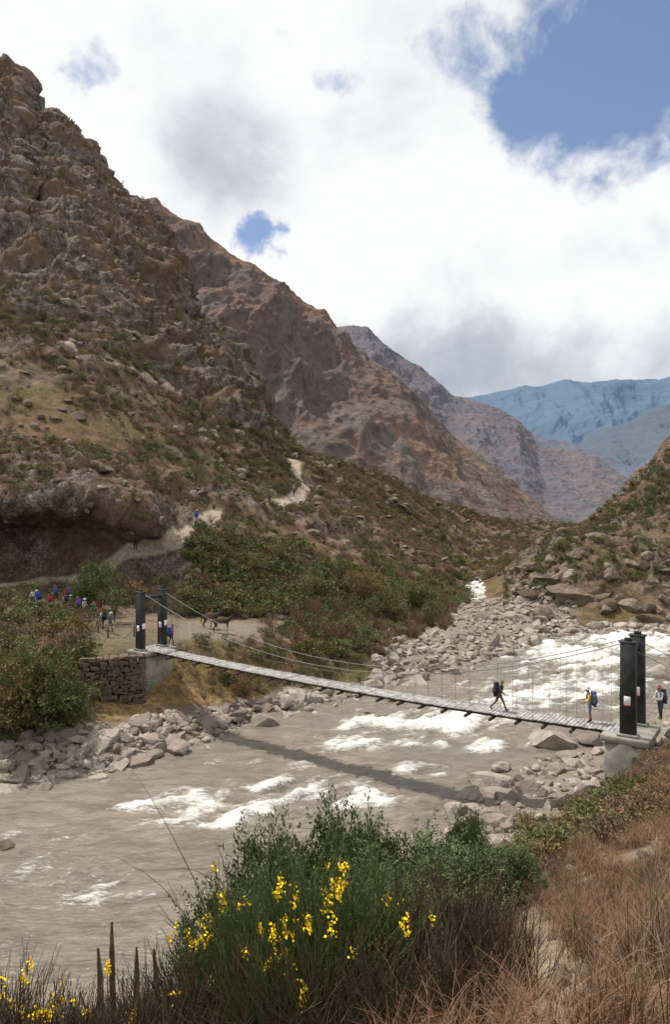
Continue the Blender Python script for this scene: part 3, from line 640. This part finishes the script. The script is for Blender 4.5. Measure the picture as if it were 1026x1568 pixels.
for sd in(-1.02,1.02):
    t=np.linspace(0,1,41);s=t*BL
    zc=zd+.95+(TH-.1-.95)*(2*t-1)**2
    c=A[None]+bd[None]*s[:,None]+pp[None]*sd*(.86+.14*(2*t-1)**2)[:,None]
    P.append(np.column_stack([c,zc]))
    for i in range(1,40):
        e=A+bd*s[i]+pp*sd*.9;hang.append([[c[i,0],c[i,1],zc[i]],[e[0],e[1],sag(s[i])-.2]])
    c2=A[None]+bd[None]*s[:,None]+pp[None]*sd*.9
    P.append(np.column_stack([c2,np.array([sag(q) for q in s])+.55+.3*(2*t-1)**2]))
V1,F1=tubes(np.array([P[0],P[2]]),.022,5);V1b,F1b=tubes(np.array([P[1],P[3]]),.008,4);V2,F2=tubes(np.array(hang),.007,4)
bs_=[]
for sd in(-1.1,1.1):
    a=A+pp*sd;e=A-bd*5.5+pp*sd;bs_.append([[a[0],a[1],zd+TH-.1],[e[0],e[1],zd-.3]])
    a=B+pp*sd;e=B+bd*9+pp*sd;bs_.append([[a[0],a[1],zd+TH-.1],[e[0],e[1],zd+.8]])
V3,F3=tubes(np.array(bs_),.022,5)
V,FF,MI=join([(V1,F1,0),(V1b,F1b,0),(V2,F2,0),(V3,F3,0)]);obj('cables',mesh_np('cables',V,FF,[M['cable']],mi=MI),parent=root)
for nm,Cc,dirn in(('left_tower',A,-1),('right_tower',B,1)):
    parts=[]
    cc=Cc+bd*dirn*.35
    for sd in(-1.1,1.1):
        c=cc+pp*sd
        parts.append((*boxm(c[0],c[1],zd+TH/2,.72,.42,TH,ang,taper=.93),0))
        parts.append((*boxm(c[0],c[1],zd+TH+.04,.8,.5,.08,ang),0))
        parts.append((*boxm(c[0],c[1],zd+TH+.16,.34,.16,.16,ang),0))
        parts.append((*boxm(c[0],c[1],zd+.06,.95,.62,.14,ang),2))
        q=c-bd*dirn*.39
        parts.append((*boxm(q[0],q[1],zd+1.9,.02,.3,.42,ang),1))
        q=c-pp*.232;parts.append((*boxm(q[0],q[1],zd+1.75,.3,.02,.42,ang),1));parts.append((*boxm(q[0]-pp[0]*.012,q[1]-pp[1]*.012,zd+1.52,.3,.02,.05,ang),3))
    parts.append((*boxm(cc[0],cc[1],zd+TH-.45,.3,1.76,.22,ang),0))
    c=cc+bd*dirn*(-.1)
    hh=3.0 if dirn<0 else 3.4
    parts.append((*boxm(c[0],c[1],zd-.16,2.2,3.2,.30,ang),2))
    parts.append((*boxm(c[0],c[1],zd-.31-hh/2,1.9,2.9,hh,ang,taper=.97),2))
    V,FF,MI=join(parts);me=mesh_np(nm,V,FF,[M['darksteel'],M['white'],M['concrete'],M['red']],mi=MI);o=obj(nm,me,parent=root)
    bv=o.modifiers.new('b','BEVEL');bv.width=.02;bv.segments=1
parts=[]
a=np.array([-18.9,50.3]);b=np.array([-14.9,51.6]);Lw=np.linalg.norm(b-a);wd=(b-a)/Lw;wa=math.atan2(wd[1],wd[0])
z=HC-14.6
while z<HC-10.95:
    hh=rng.uniform(.2,.34);s=rng.uniform(-.2,0)
    while s<Lw:
        ww=rng.uniform(.2,.7);c=a+wd*(s+ww/2)+np.array([0,1])*.12*(z-HC+14.6)
        parts.append((*boxm(c[0],c[1]+rng.normal(0,.06),z+hh/2+rng.normal(0,.03),ww-.04,.9,hh-.02,wa+rng.normal(0,.08),.05),0));s+=ww
    z+=hh
V,FF,MI=join(parts);o=obj('stone_retaining_wall',mesh_np('stone_retaining_wall',V,FF,[M['rock_hill']],mi=MI));bv=o.modifiers.new('b','BEVEL');bv.width=.06;bv.segments=2
parts=[]
for u,d in[(165,58),(205,59),(150,60)]:
    x,y=bx(u,d);z0=gz(x,y);parts.append((*boxm(x,y,z0+.6,.14,.14,1.3,.2),0))
x,y=bx(180,58.5);parts.append((*boxm(x,y,gz(x,y)+1.1,2.2,.1,.12,.2),0))
V,FF,MI=join(parts);obj('wooden_rail',mesh_np('wooden_rail',V,FF,[M['bark']],mi=MI))
# ---------------------------------------------------------------- people
SK=simple('skin',(.36,.20,.13),.6,.1);HR=simple('hair',(.02,.015,.012),.6,.2);BT=simple('boots',(.05,.035,.025),.7,.2)
matc={}
def cm(c):
    k=tuple(c)
    if k not in matc: matc[k]=simple('cloth',c,.85,.12,5.)
    return matc[k]
def skin_eval(vs,es,rs,sub=1):
    me=bpy.data.meshes.new('t');me.from_pydata(vs,es,[]);o=bpy.data.objects.new('t',me);link(o)
    md=o.modifiers.new('s','SKIN');md.use_smooth_shade=True
    for i,r in enumerate(rs): me.skin_vertices[0].data[i].radius=r if isinstance(r,tuple) else (r,r)
    me.skin_vertices[0].data[0].use_root=True
    ss=o.modifiers.new('u','SUBSURF');ss.levels=sub;ss.render_levels=sub
    bpy.context.view_layer.update()
    m=bpy.data.meshes.new_from_object(o.evaluated_get(bpy.context.evaluated_depsgraph_get()))
    bpy.data.objects.remove(o);return m
def m2np(m):
    V=np.zeros(len(m.vertices)*3,dtype=np.float32);m.vertices.foreach_get('co',V);V=V.reshape(-1,3).astype(float)
    q=[tuple(p.vertices) for p in m.polygons]
    f4=np.array([a for a in q if len(a)==4],int).reshape(-1,4);f3=np.array([a for a in q if len(a)==3],int).reshape(-1,3)
    return V,f4,f3
def person(loc,face,leg=(.35,-.3),knee=(.1,.35),arm=(-.3,.35),elb=(.5,.5),shirt=(.3,.3,.3),pants=(.1,.1,.1),pack=None,hat=None,lean=.06,fingers=False,scale=1.,shorts=False):
    vs=[];es=[];rs=[];lab=[]
    def v(p,r,l,par=None):
        vs.append(tuple(p));rs.append(r);lab.append(l)
        if par is not None: es.append((par,len(vs)-1))
        return len(vs)-1
    def up(y,z): return (y+lean*(z-.95)*2.,z)
    pel=v((0,0,.95),(.15,.115),1)
    y,z=up(0,1.14);sp=v((0,y,z),(.135,.10),0,pel)
    y,z=up(.0,1.36);ch=v((0,y,z),(.165,.12),0,sp)
    y,z=up(.01,1.50);nk=v((0,y,z),(.06,.06),2,ch)
    y,z=up(.03,1.58);h1=v((0,y,z),(.078,.088),2,nk)
    y,z=up(.035,1.66);h2=v((0,y,z),(.08,.098),2,h1)
    y,z=up(.03,1.735);h3=v((0,y,z),(.062,.075),3,h2)
    hands=[];feet=[]
    for i,sx in((0,-1),(1,1)):
        y,z=up(0,1.42);S=np.array([sx*.185,y,z]);sh=v(S,.062,0,ch)
        a=arm[i]+lean;e=elb[i]
        E=S+.29*np.array([sx*.14,math.sin(a),-math.cos(a)]);el=v(E,.043,0,sh)
        Wp=E+.25*np.array([-sx*.02,math.sin(a+e),-math.cos(a+e)]);wr=v(Wp,.028,4,el)
        dv=np.array([0,math.sin(a+e+.1),-math.cos(a+e+.1)])
        v(Wp+dv*.07,(.038,.02),2,wr);hands.append((Wp+dv*.06,dv,sx))
        Hh=np.array([sx*.09,0,.90]);hp=v(Hh,.098,1,pel)
        a=leg[i];k=knee[i]
        K=Hh+.43*np.array([sx*.03,math.sin(a),-math.cos(a)])
        mid=v((Hh+K)/2,.082,1,hp);kn=v(K,.056,1,mid)
        An=K+.42*np.array([0,math.sin(a-k),-math.cos(a-k)])
        cf=v(K*.6+An*.4,.055,5 if shorts else 1,kn);an=v(An,.038,6,cf)
        b=a-k;toe=An+np.array([sx*.02,.17*math.cos(b)+0.0,.17*math.sin(b)*.8-.045]);he=An+np.array([0,-.02,-.05])
        v(he,.04,6,an);v(toe,(.045,.03),6,an);feet.append(min(An[2]-.09,toe[2]-.03))
    m=skin_eval(vs,es,rs,1);V,f4,f3=m2np(m);bpy.data.meshes.remove(m)
    vsn=np.array(vs);seg=np.array(es)
    def labels(fc):
        best=np.full(len(fc),1e9);bl=np.zeros(len(fc),int)
        for a,b in seg:
            p=vsn[a];q=vsn[b];d=q-p;t=np.clip((fc-p)@d/(d@d),0,1);dist=np.linalg.norm(fc-p-t[:,None]*d,axis=1)-.5*np.mean(rs[b])
            l=np.where(t>.5,lab[b],lab[a]);up_=dist<best;best[up_]=dist[up_];bl[up_]=l[up_]
        mp={0:0,1:1,2:2,3:3,4:2 ,5:2,6:4};out=np.vectorize(mp.get)(bl)
        hd=(fc[:,2]>1.53)
        out=np.where(hd&((fc[:,2]>1.70)|(fc[:,1]<up(.0,1.64)[0]-.005)),3,out);return out
    Fs=[f4];MI=[labels(V[f4].mean(1))]
    off=len(V);VV=[V]
    def addp(V_,F_,mi):
        nonlocal off
        VV.append(V_);Fs.append(F_+off);MI.append(np.full(len(F_),mi));off+=len(V_)
    hy,hz=up(.035,1.65)
    addp(*boxm(0,hy+.098,hz-.005,.026,.035,.045,taper=.6),2)
    for sx in(-1,1):
        addp(*boxm(sx*.03,hy+.088,hz+.025,.02,.012,.01),3);addp(*boxm(sx*.083,hy-.005,hz,.015,.035,.055,taper=.9),2)
    addp(*boxm(0,hy+.088,hz-.05,.04,.01,.008),4)
    if fingers:
        for Wp,dv,sx in hands:
            P=[]
            for k in range(4):
                side=np.cross(dv,[1,0,0]);o=side*(.026-.0175*k)
                l=[.07,.08,.075,.058][k];b=Wp+dv*.03+o
                curl=np.array([-sx,0,0])
                P.append([b,b+dv*l*.5,b+dv*l*.85+curl*.015,b+dv*l+curl*.035])
            side=np.cross(dv,[1,0,0]);b=Wp+side*.028;P.append([b,b+side*.02+dv*.02,b+side*.028+dv*.045,b+side*.024+dv*.065])
            Vf,Ff=tubes(np.array(P),np.array([[.009,.0085,.008,.006]]),5);addp(Vf,Ff,2)
    if pack:
        by,bz=up(-.23,1.22)
        for (cx,cy,cz,sx_,sy,sz,mm) in[(0,0,0,.34,.24,.52,5),(0,-.13,-.08,.24,.08,.26,5),(0,.0,.31,.30,.22,.12,5),(-.19,0,-.1,.07,.16,.22,5),(.19,0,-.1,.07,.16,.22,5),(0,-.02,-.32,.42,.14,.14,6)]:
            addp(*boxm(cx,by+cy,bz+cz,sx_,sy,sz,taper=.88),mm)
        for sx in(-1,1):
            y1,_=up(.125,1.3);y2,_=up(0,1.47);y3,_=up(-.1,1.42);y4,_=up(.08,1.12)
            Vf,Ff=tubes(np.array([[[sx*.1,y3,1.46],[sx*.11,y2,1.505],[sx*.12,y1,1.36],[sx*.15,y4,1.12],[sx*.14,y4-.2,1.05]]]),.018,4);addp(Vf,Ff,6)
    if hat:
        k=16;an=np.arange(k)/k*6.283;rr=[.165,.155,.1,.098,.085,.03];zz_=[-.005,.012,.015,.06,.1,.118]
        Vh=np.array([[r*math.cos(a),r*1.1*math.sin(a)+hy-.01,hz+.05+z_] for r,z_ in zip(rr,zz_) for a in an])
        Fh=np.array([[i*k+j,i*k+(j+1)%k,(i+1)*k+(j+1)%k,(i+1)*k+j] for i in range(5) for j in range(k)]);addp(Vh,Fh,7)
    V=np.concatenate(VV);V[:,2]-=min(feet)
    F4=np.concatenate(Fs);MI=np.concatenate(MI)
    fl=[F4]
    if len(f3): fl.append(f3);MI=np.concatenate([MI,labels(VV[0][f3].mean(1))])
    me=mesh_np('hiker',V,fl,[cm(shirt),cm(pants),SK,HR,BT,cm(pack or (.1,.1,.1)),cm(tuple(x*.5 for x in(pack or (.1,.1,.1)))),cm(hat or (.5,.5,.45))],smooth=True,mi=MI)
    return obj('hiker',me,tuple(loc),(0,0,face),None,(scale,)*3)
def on_bridge(u,side=0):
    k=(u-U0)/F
    s=(k*A[1]-A[0])/(bd[0]-k*bd[1]);c=A+bd*s+pp*side;return (c[0],c[1],sag(s)+.026)
fb=ang-math.pi/2
person(on_bridge(765),fb,leg=(.5,-.42),knee=(.15,.4),arm=(-.35,.25),elb=(.9,.9),shirt=(.06,.06,.07),pants=(.10,.085,.07),pack=(.03,.03,.035),hat=None,fingers=True,lean=.1)
person(on_bridge(903,.1),fb+math.pi+.5,leg=(.08,-.08),knee=(.05,.1),arm=(.2,.2),elb=(1.,1.1),shirt=(.55,.42,.10),pants=(.13,.14,.20),pack=(.10,.13,.25),hat=(.5,.48,.42),fingers=True,shorts=True)
def gp(u,d,face,**k):
    x,y=bx(u,d);return person((x,y,gz(x,y)),face,**k)
def gp2(u,v,face,**k):
    p=find(u,v);return person(p,face,**k)
x,y=bx(1012,36.5);person((x,y,max(gz(x,y),zd-.3)),2.,leg=(.1,-.1),knee=(.1,.1),arm=(.3,.2),elb=(1.,.6),shirt=(.55,.55,.58),pants=(.05,.06,.09),pack=(.08,.08,.1),hat=(.25,.1,.1),fingers=True)
cols=[(.5,.5,.5),(.05,.1,.35),(.45,.05,.05),(.6,.6,.62),(.1,.12,.14),(.35,.1,.3),(.08,.2,.12)]
rp=lambda i:dict(leg=(.25*(-1)**i,-.22*(-1)**i),knee=(.1,.15),arm=(.2,-.2),elb=(.4,.5),shirt=cols[i%7],pants=[(.06,.07,.12),(.1,.09,.07),(.04,.04,.05)][i%3],pack=[None,(.03,.06,.25),(.3,.03,.03),(.03,.03,.04)][i%4],hat=[None,(.5,.48,.4),(.1,.1,.12)][i%3])
for i,(u,v,f) in enumerate([(50,905,1.2),(57,908,1.5),(78,912,-1.),(97,915,2.),(108,916,.4),(120,922,1.2),(143,930,3.),(128,925,-2.),(85,885,1.),(104,882,1.4)]):
    gp(u,65+(930-v)*.15,f,**rp(i))
for i,(u,d,f) in enumerate([(157,61,1.),(168,60,-2.),(262,56.5,-1.),(150,62,2.)]): gp(u,d,f,**rp(i+3))
for i,(u,v,f) in enumerate([(300,797,0.),(206,840,.5),(451,757,.3),(456,700,0),(461,698,1.),(466,699,2.),(458,703,3.)]): gp2(u,v,f,**rp(i+1))
def mule(u,d,face):
    vs=[(0,0,1.12)];es=[];rs=[(.27,.27)]
    def v(p,r,par): vs.append(p);rs.append(r if isinstance(r,tuple) else (r,r));es.append((par,len(vs)-1));return len(vs)-1
    bf=v((0,.35,1.12),.26,0);chs=v((0,.62,1.15),.25,bf);rmp=v((0,-.4,1.18),.25,0);rr=v((0,-.65,1.15),.2,rmp)
    n1=v((0,.85,1.35),(.11,.17),chs);n2=v((0,1.0,1.5),(.085,.13),n1);hd=v((0,1.12,1.55),(.09,.11),n2);mz=v((0,1.32,1.38),(.06,.07),hd);v((0,1.42,1.28),(.05,.055),mz)
    for sx in(-1,1):
        v((sx*.07,1.06,1.78),.022,hd)
        sh=v((sx*.14,.6,.95),.11,chs);kn=v((sx*.14,.62,.55),.055,sh);fe=v((sx*.14,.6,.15),.035,kn);v((sx*.14,.63,.03),.05,fe)
        th=v((sx*.14,-.55,.95),.14,rmp);st=v((sx*.14,-.45,.72),.08,th);hk=v((sx*.14,-.68,.48),.05,st);an=v((sx*.14,-.64,.15),.035,hk);v((sx*.14,-.6,.03),.05,an)
    t=v((0,-.84,1.1),.04,rr);t2=v((0,-.9,.8),.045,t);v((0,-.88,.5),.03,t2)
    m=skin_eval(vs,es,rs,2);m.materials.append(simple('mule_coat',(.05,.032,.022),.7,.3,3.))
    for p in m.polygons:p.use_smooth=True
    x,y=bx(u,d);o=obj('mule',m,(x,y,gz(x,y)),(0,0,face))
    parts=[(*boxm(sx*.33,-.02,1.2,.22,.6,.42,taper=.85),0) for sx in(-1,1)]+[(*boxm(0,-.02,1.42,.4,.6,.14,taper=.8),0)]
    V,FF,MI=join(parts);q=obj('saddle_packs',mesh_np('saddle_packs',V,FF,[cm((.12,.07,.05))],mi=MI),parent=o);b=q.modifiers.new('b','BEVEL');b.width=.06;b.segments=2
mule(338,64,-1.45);mule(322,66,-1.2)
# ---------------------------------------------------------------- sky
EL=math.radians(60)
Sd=Vector((-.82*math.cos(EL),.57*math.cos(EL),math.sin(EL))).normalized()
w=bpy.data.worlds.new('World');scene.world=w;w.use_nodes=True;nt=w.node_tree;nt.nodes.clear()
try: w.cycles.sampling_method='NONE'
except Exception: pass
class WT(NT):
    def __init__(s): s.t=nt;s.pos=None
t=WT();out=t.n('ShaderNodeOutputWorld')
sky=t.n('ShaderNodeTexSky',sky_type='NISHITA');sky.sun_disc=False;sky.sun_elevation=EL;sky.sun_rotation=math.atan2(-.82,.57);sky.altitude=1500;sky.air_density=1.0;sky.dust_density=.5
b1=t.n('ShaderNodeBackground');b1.inputs[1].default_value=.14;t.l(sky.outputs[0],b1.inputs[0])
tc=t.n('ShaderNodeTexCoord').outputs['Generated']
def vm(op,a,b):
    n=t.n('ShaderNodeVectorMath',operation=op)
    for i,x in((0,a),(1,b)):
        if isinstance(x,(tuple,list)): n.inputs[i].default_value=x
        else: t.l(x,n.inputs[i])
    return n
warpn=t.n('ShaderNodeTexNoise');warpn.inputs['Scale'].default_value=5.5;warpn.inputs['Detail'].default_value=6;warpn.inputs['Roughness'].default_value=.6;t.l(tc,warpn.inputs['Vector'])
wv=vm('SUBTRACT',warpn.outputs['Color'],(.5,.5,.5)).outputs[0]
wv=vm('MULTIPLY',wv,(.26,.26,.26)).outputs[0]
wd_=vm('ADD',tc,wv).outputs[0]
def pdir(u,v):
    q=Vector(((u-U0)/F,1,(V0-v)/F));q.normalize();return tuple(q)
def blob(u,v,r0,r1,sx=1.,sz=1.):
    c=pdir(u,v);df=vm('SUBTRACT',wd_,c).outputs[0];df=vm('MULTIPLY',df,(1/sx,1,1/sz)).outputs[0]
    ln=vm('LENGTH',df,(0,0,0)).outputs['Value'];return t.ramp(ln,r0,r1,1.,0.)
def mx(*a):
    r=a[0]
    for b in a[1:]: r=t.math('MAXIMUM',r,b)
    return r
nz2=t.noise(9.,8,.6,tc,.3)
nz3=t.noise(4.2,8,.56,tc,.3)
blue=mx(blob(930,90,.05,.26,1.4,.8),t.math('MULTIPLY',blob(735,190,.0,.07,1.3,.6),.75),t.math('MULTIPLY',blob(397,370,.0,.07,.8,1.3),1.),t.math('MULTIPLY',blob(125,85,.01,.08),.6),t.math('MULTIPLY',blob(640,60,.02,.14,1.8,.5),.6))
blue=t.ramp(t.math('ADD',blue,t.math('MULTIPLY',t.math('SUBTRACT',nz2,.5),1.7)),.42,.95,0.,.95)
grey=mx(blob(310,160,.02,.20,.8,1.3),t.math('MULTIPLY',blob(800,560,.05,.34,1.8,.36),1.2),t.math('MULTIPLY',blob(560,500,.02,.22,1.2,.4),.85),t.math('MULTIPLY',blob(900,400,.02,.2,1.5,.3),.45),t.math('MULTIPLY',blob(640,200,.02,.16,1.2,.5),.3))
brt=mx(blob(880,270,.05,.3,1.5,.6),t.math('MULTIPLY',blob(400,50,.02,.15),.9),blob(560,330,.05,.22,1.6,.8),t.math('MULTIPLY',blob(970,490,.02,.1),1.2))
tone=t.math('ADD',t.math('SUBTRACT',t.math('MULTIPLY',brt,.22),t.math('MULTIPLY',grey,.5)),t.math('ADD',.90,t.math('MULTIPLY',t.math('SUBTRACT',nz3,.5),2.0)))
tv=t.ramp(tone,.0,1.)
cc=t.mix(tv,(.42,.47,.55),(.97,.975,.98))
b2=t.n('ShaderNodeBackground');t.l(cc,b2.inputs[0]);b2.inputs[1].default_value=1.
ms=t.n('ShaderNodeMixShader');t.l(blue,ms.inputs[0]);t.l(b2.outputs[0],ms.inputs[1]);t.l(b1.outputs[0],ms.inputs[2]);t.l(ms.outputs[0],out.inputs[0])
sl=bpy.data.lights.new('sun','SUN');sl.energy=5.0;sl.angle=math.radians(.5);sl.color=(1,.93,.83)
so=bpy.data.objects.new('sun',sl);link(so);so.rotation_euler=Sd.to_track_quat('Z','Y').to_euler();so.location=(0,0,300)
cam=bpy.data.cameras.new('camera');co=bpy.data.objects.new('camera',cam);link(co);co.location=(0,0,HC);co.rotation_euler=(math.radians(90),0,0)
cam.sensor_fit='VERTICAL';cam.sensor_height=36;cam.lens=F/1568*36;cam.clip_end=60000;cam.clip_start=.05
scene.camera=co
scene.view_settings.view_transform='Standard';scene.view_settings.look='None';scene.view_settings.exposure=0
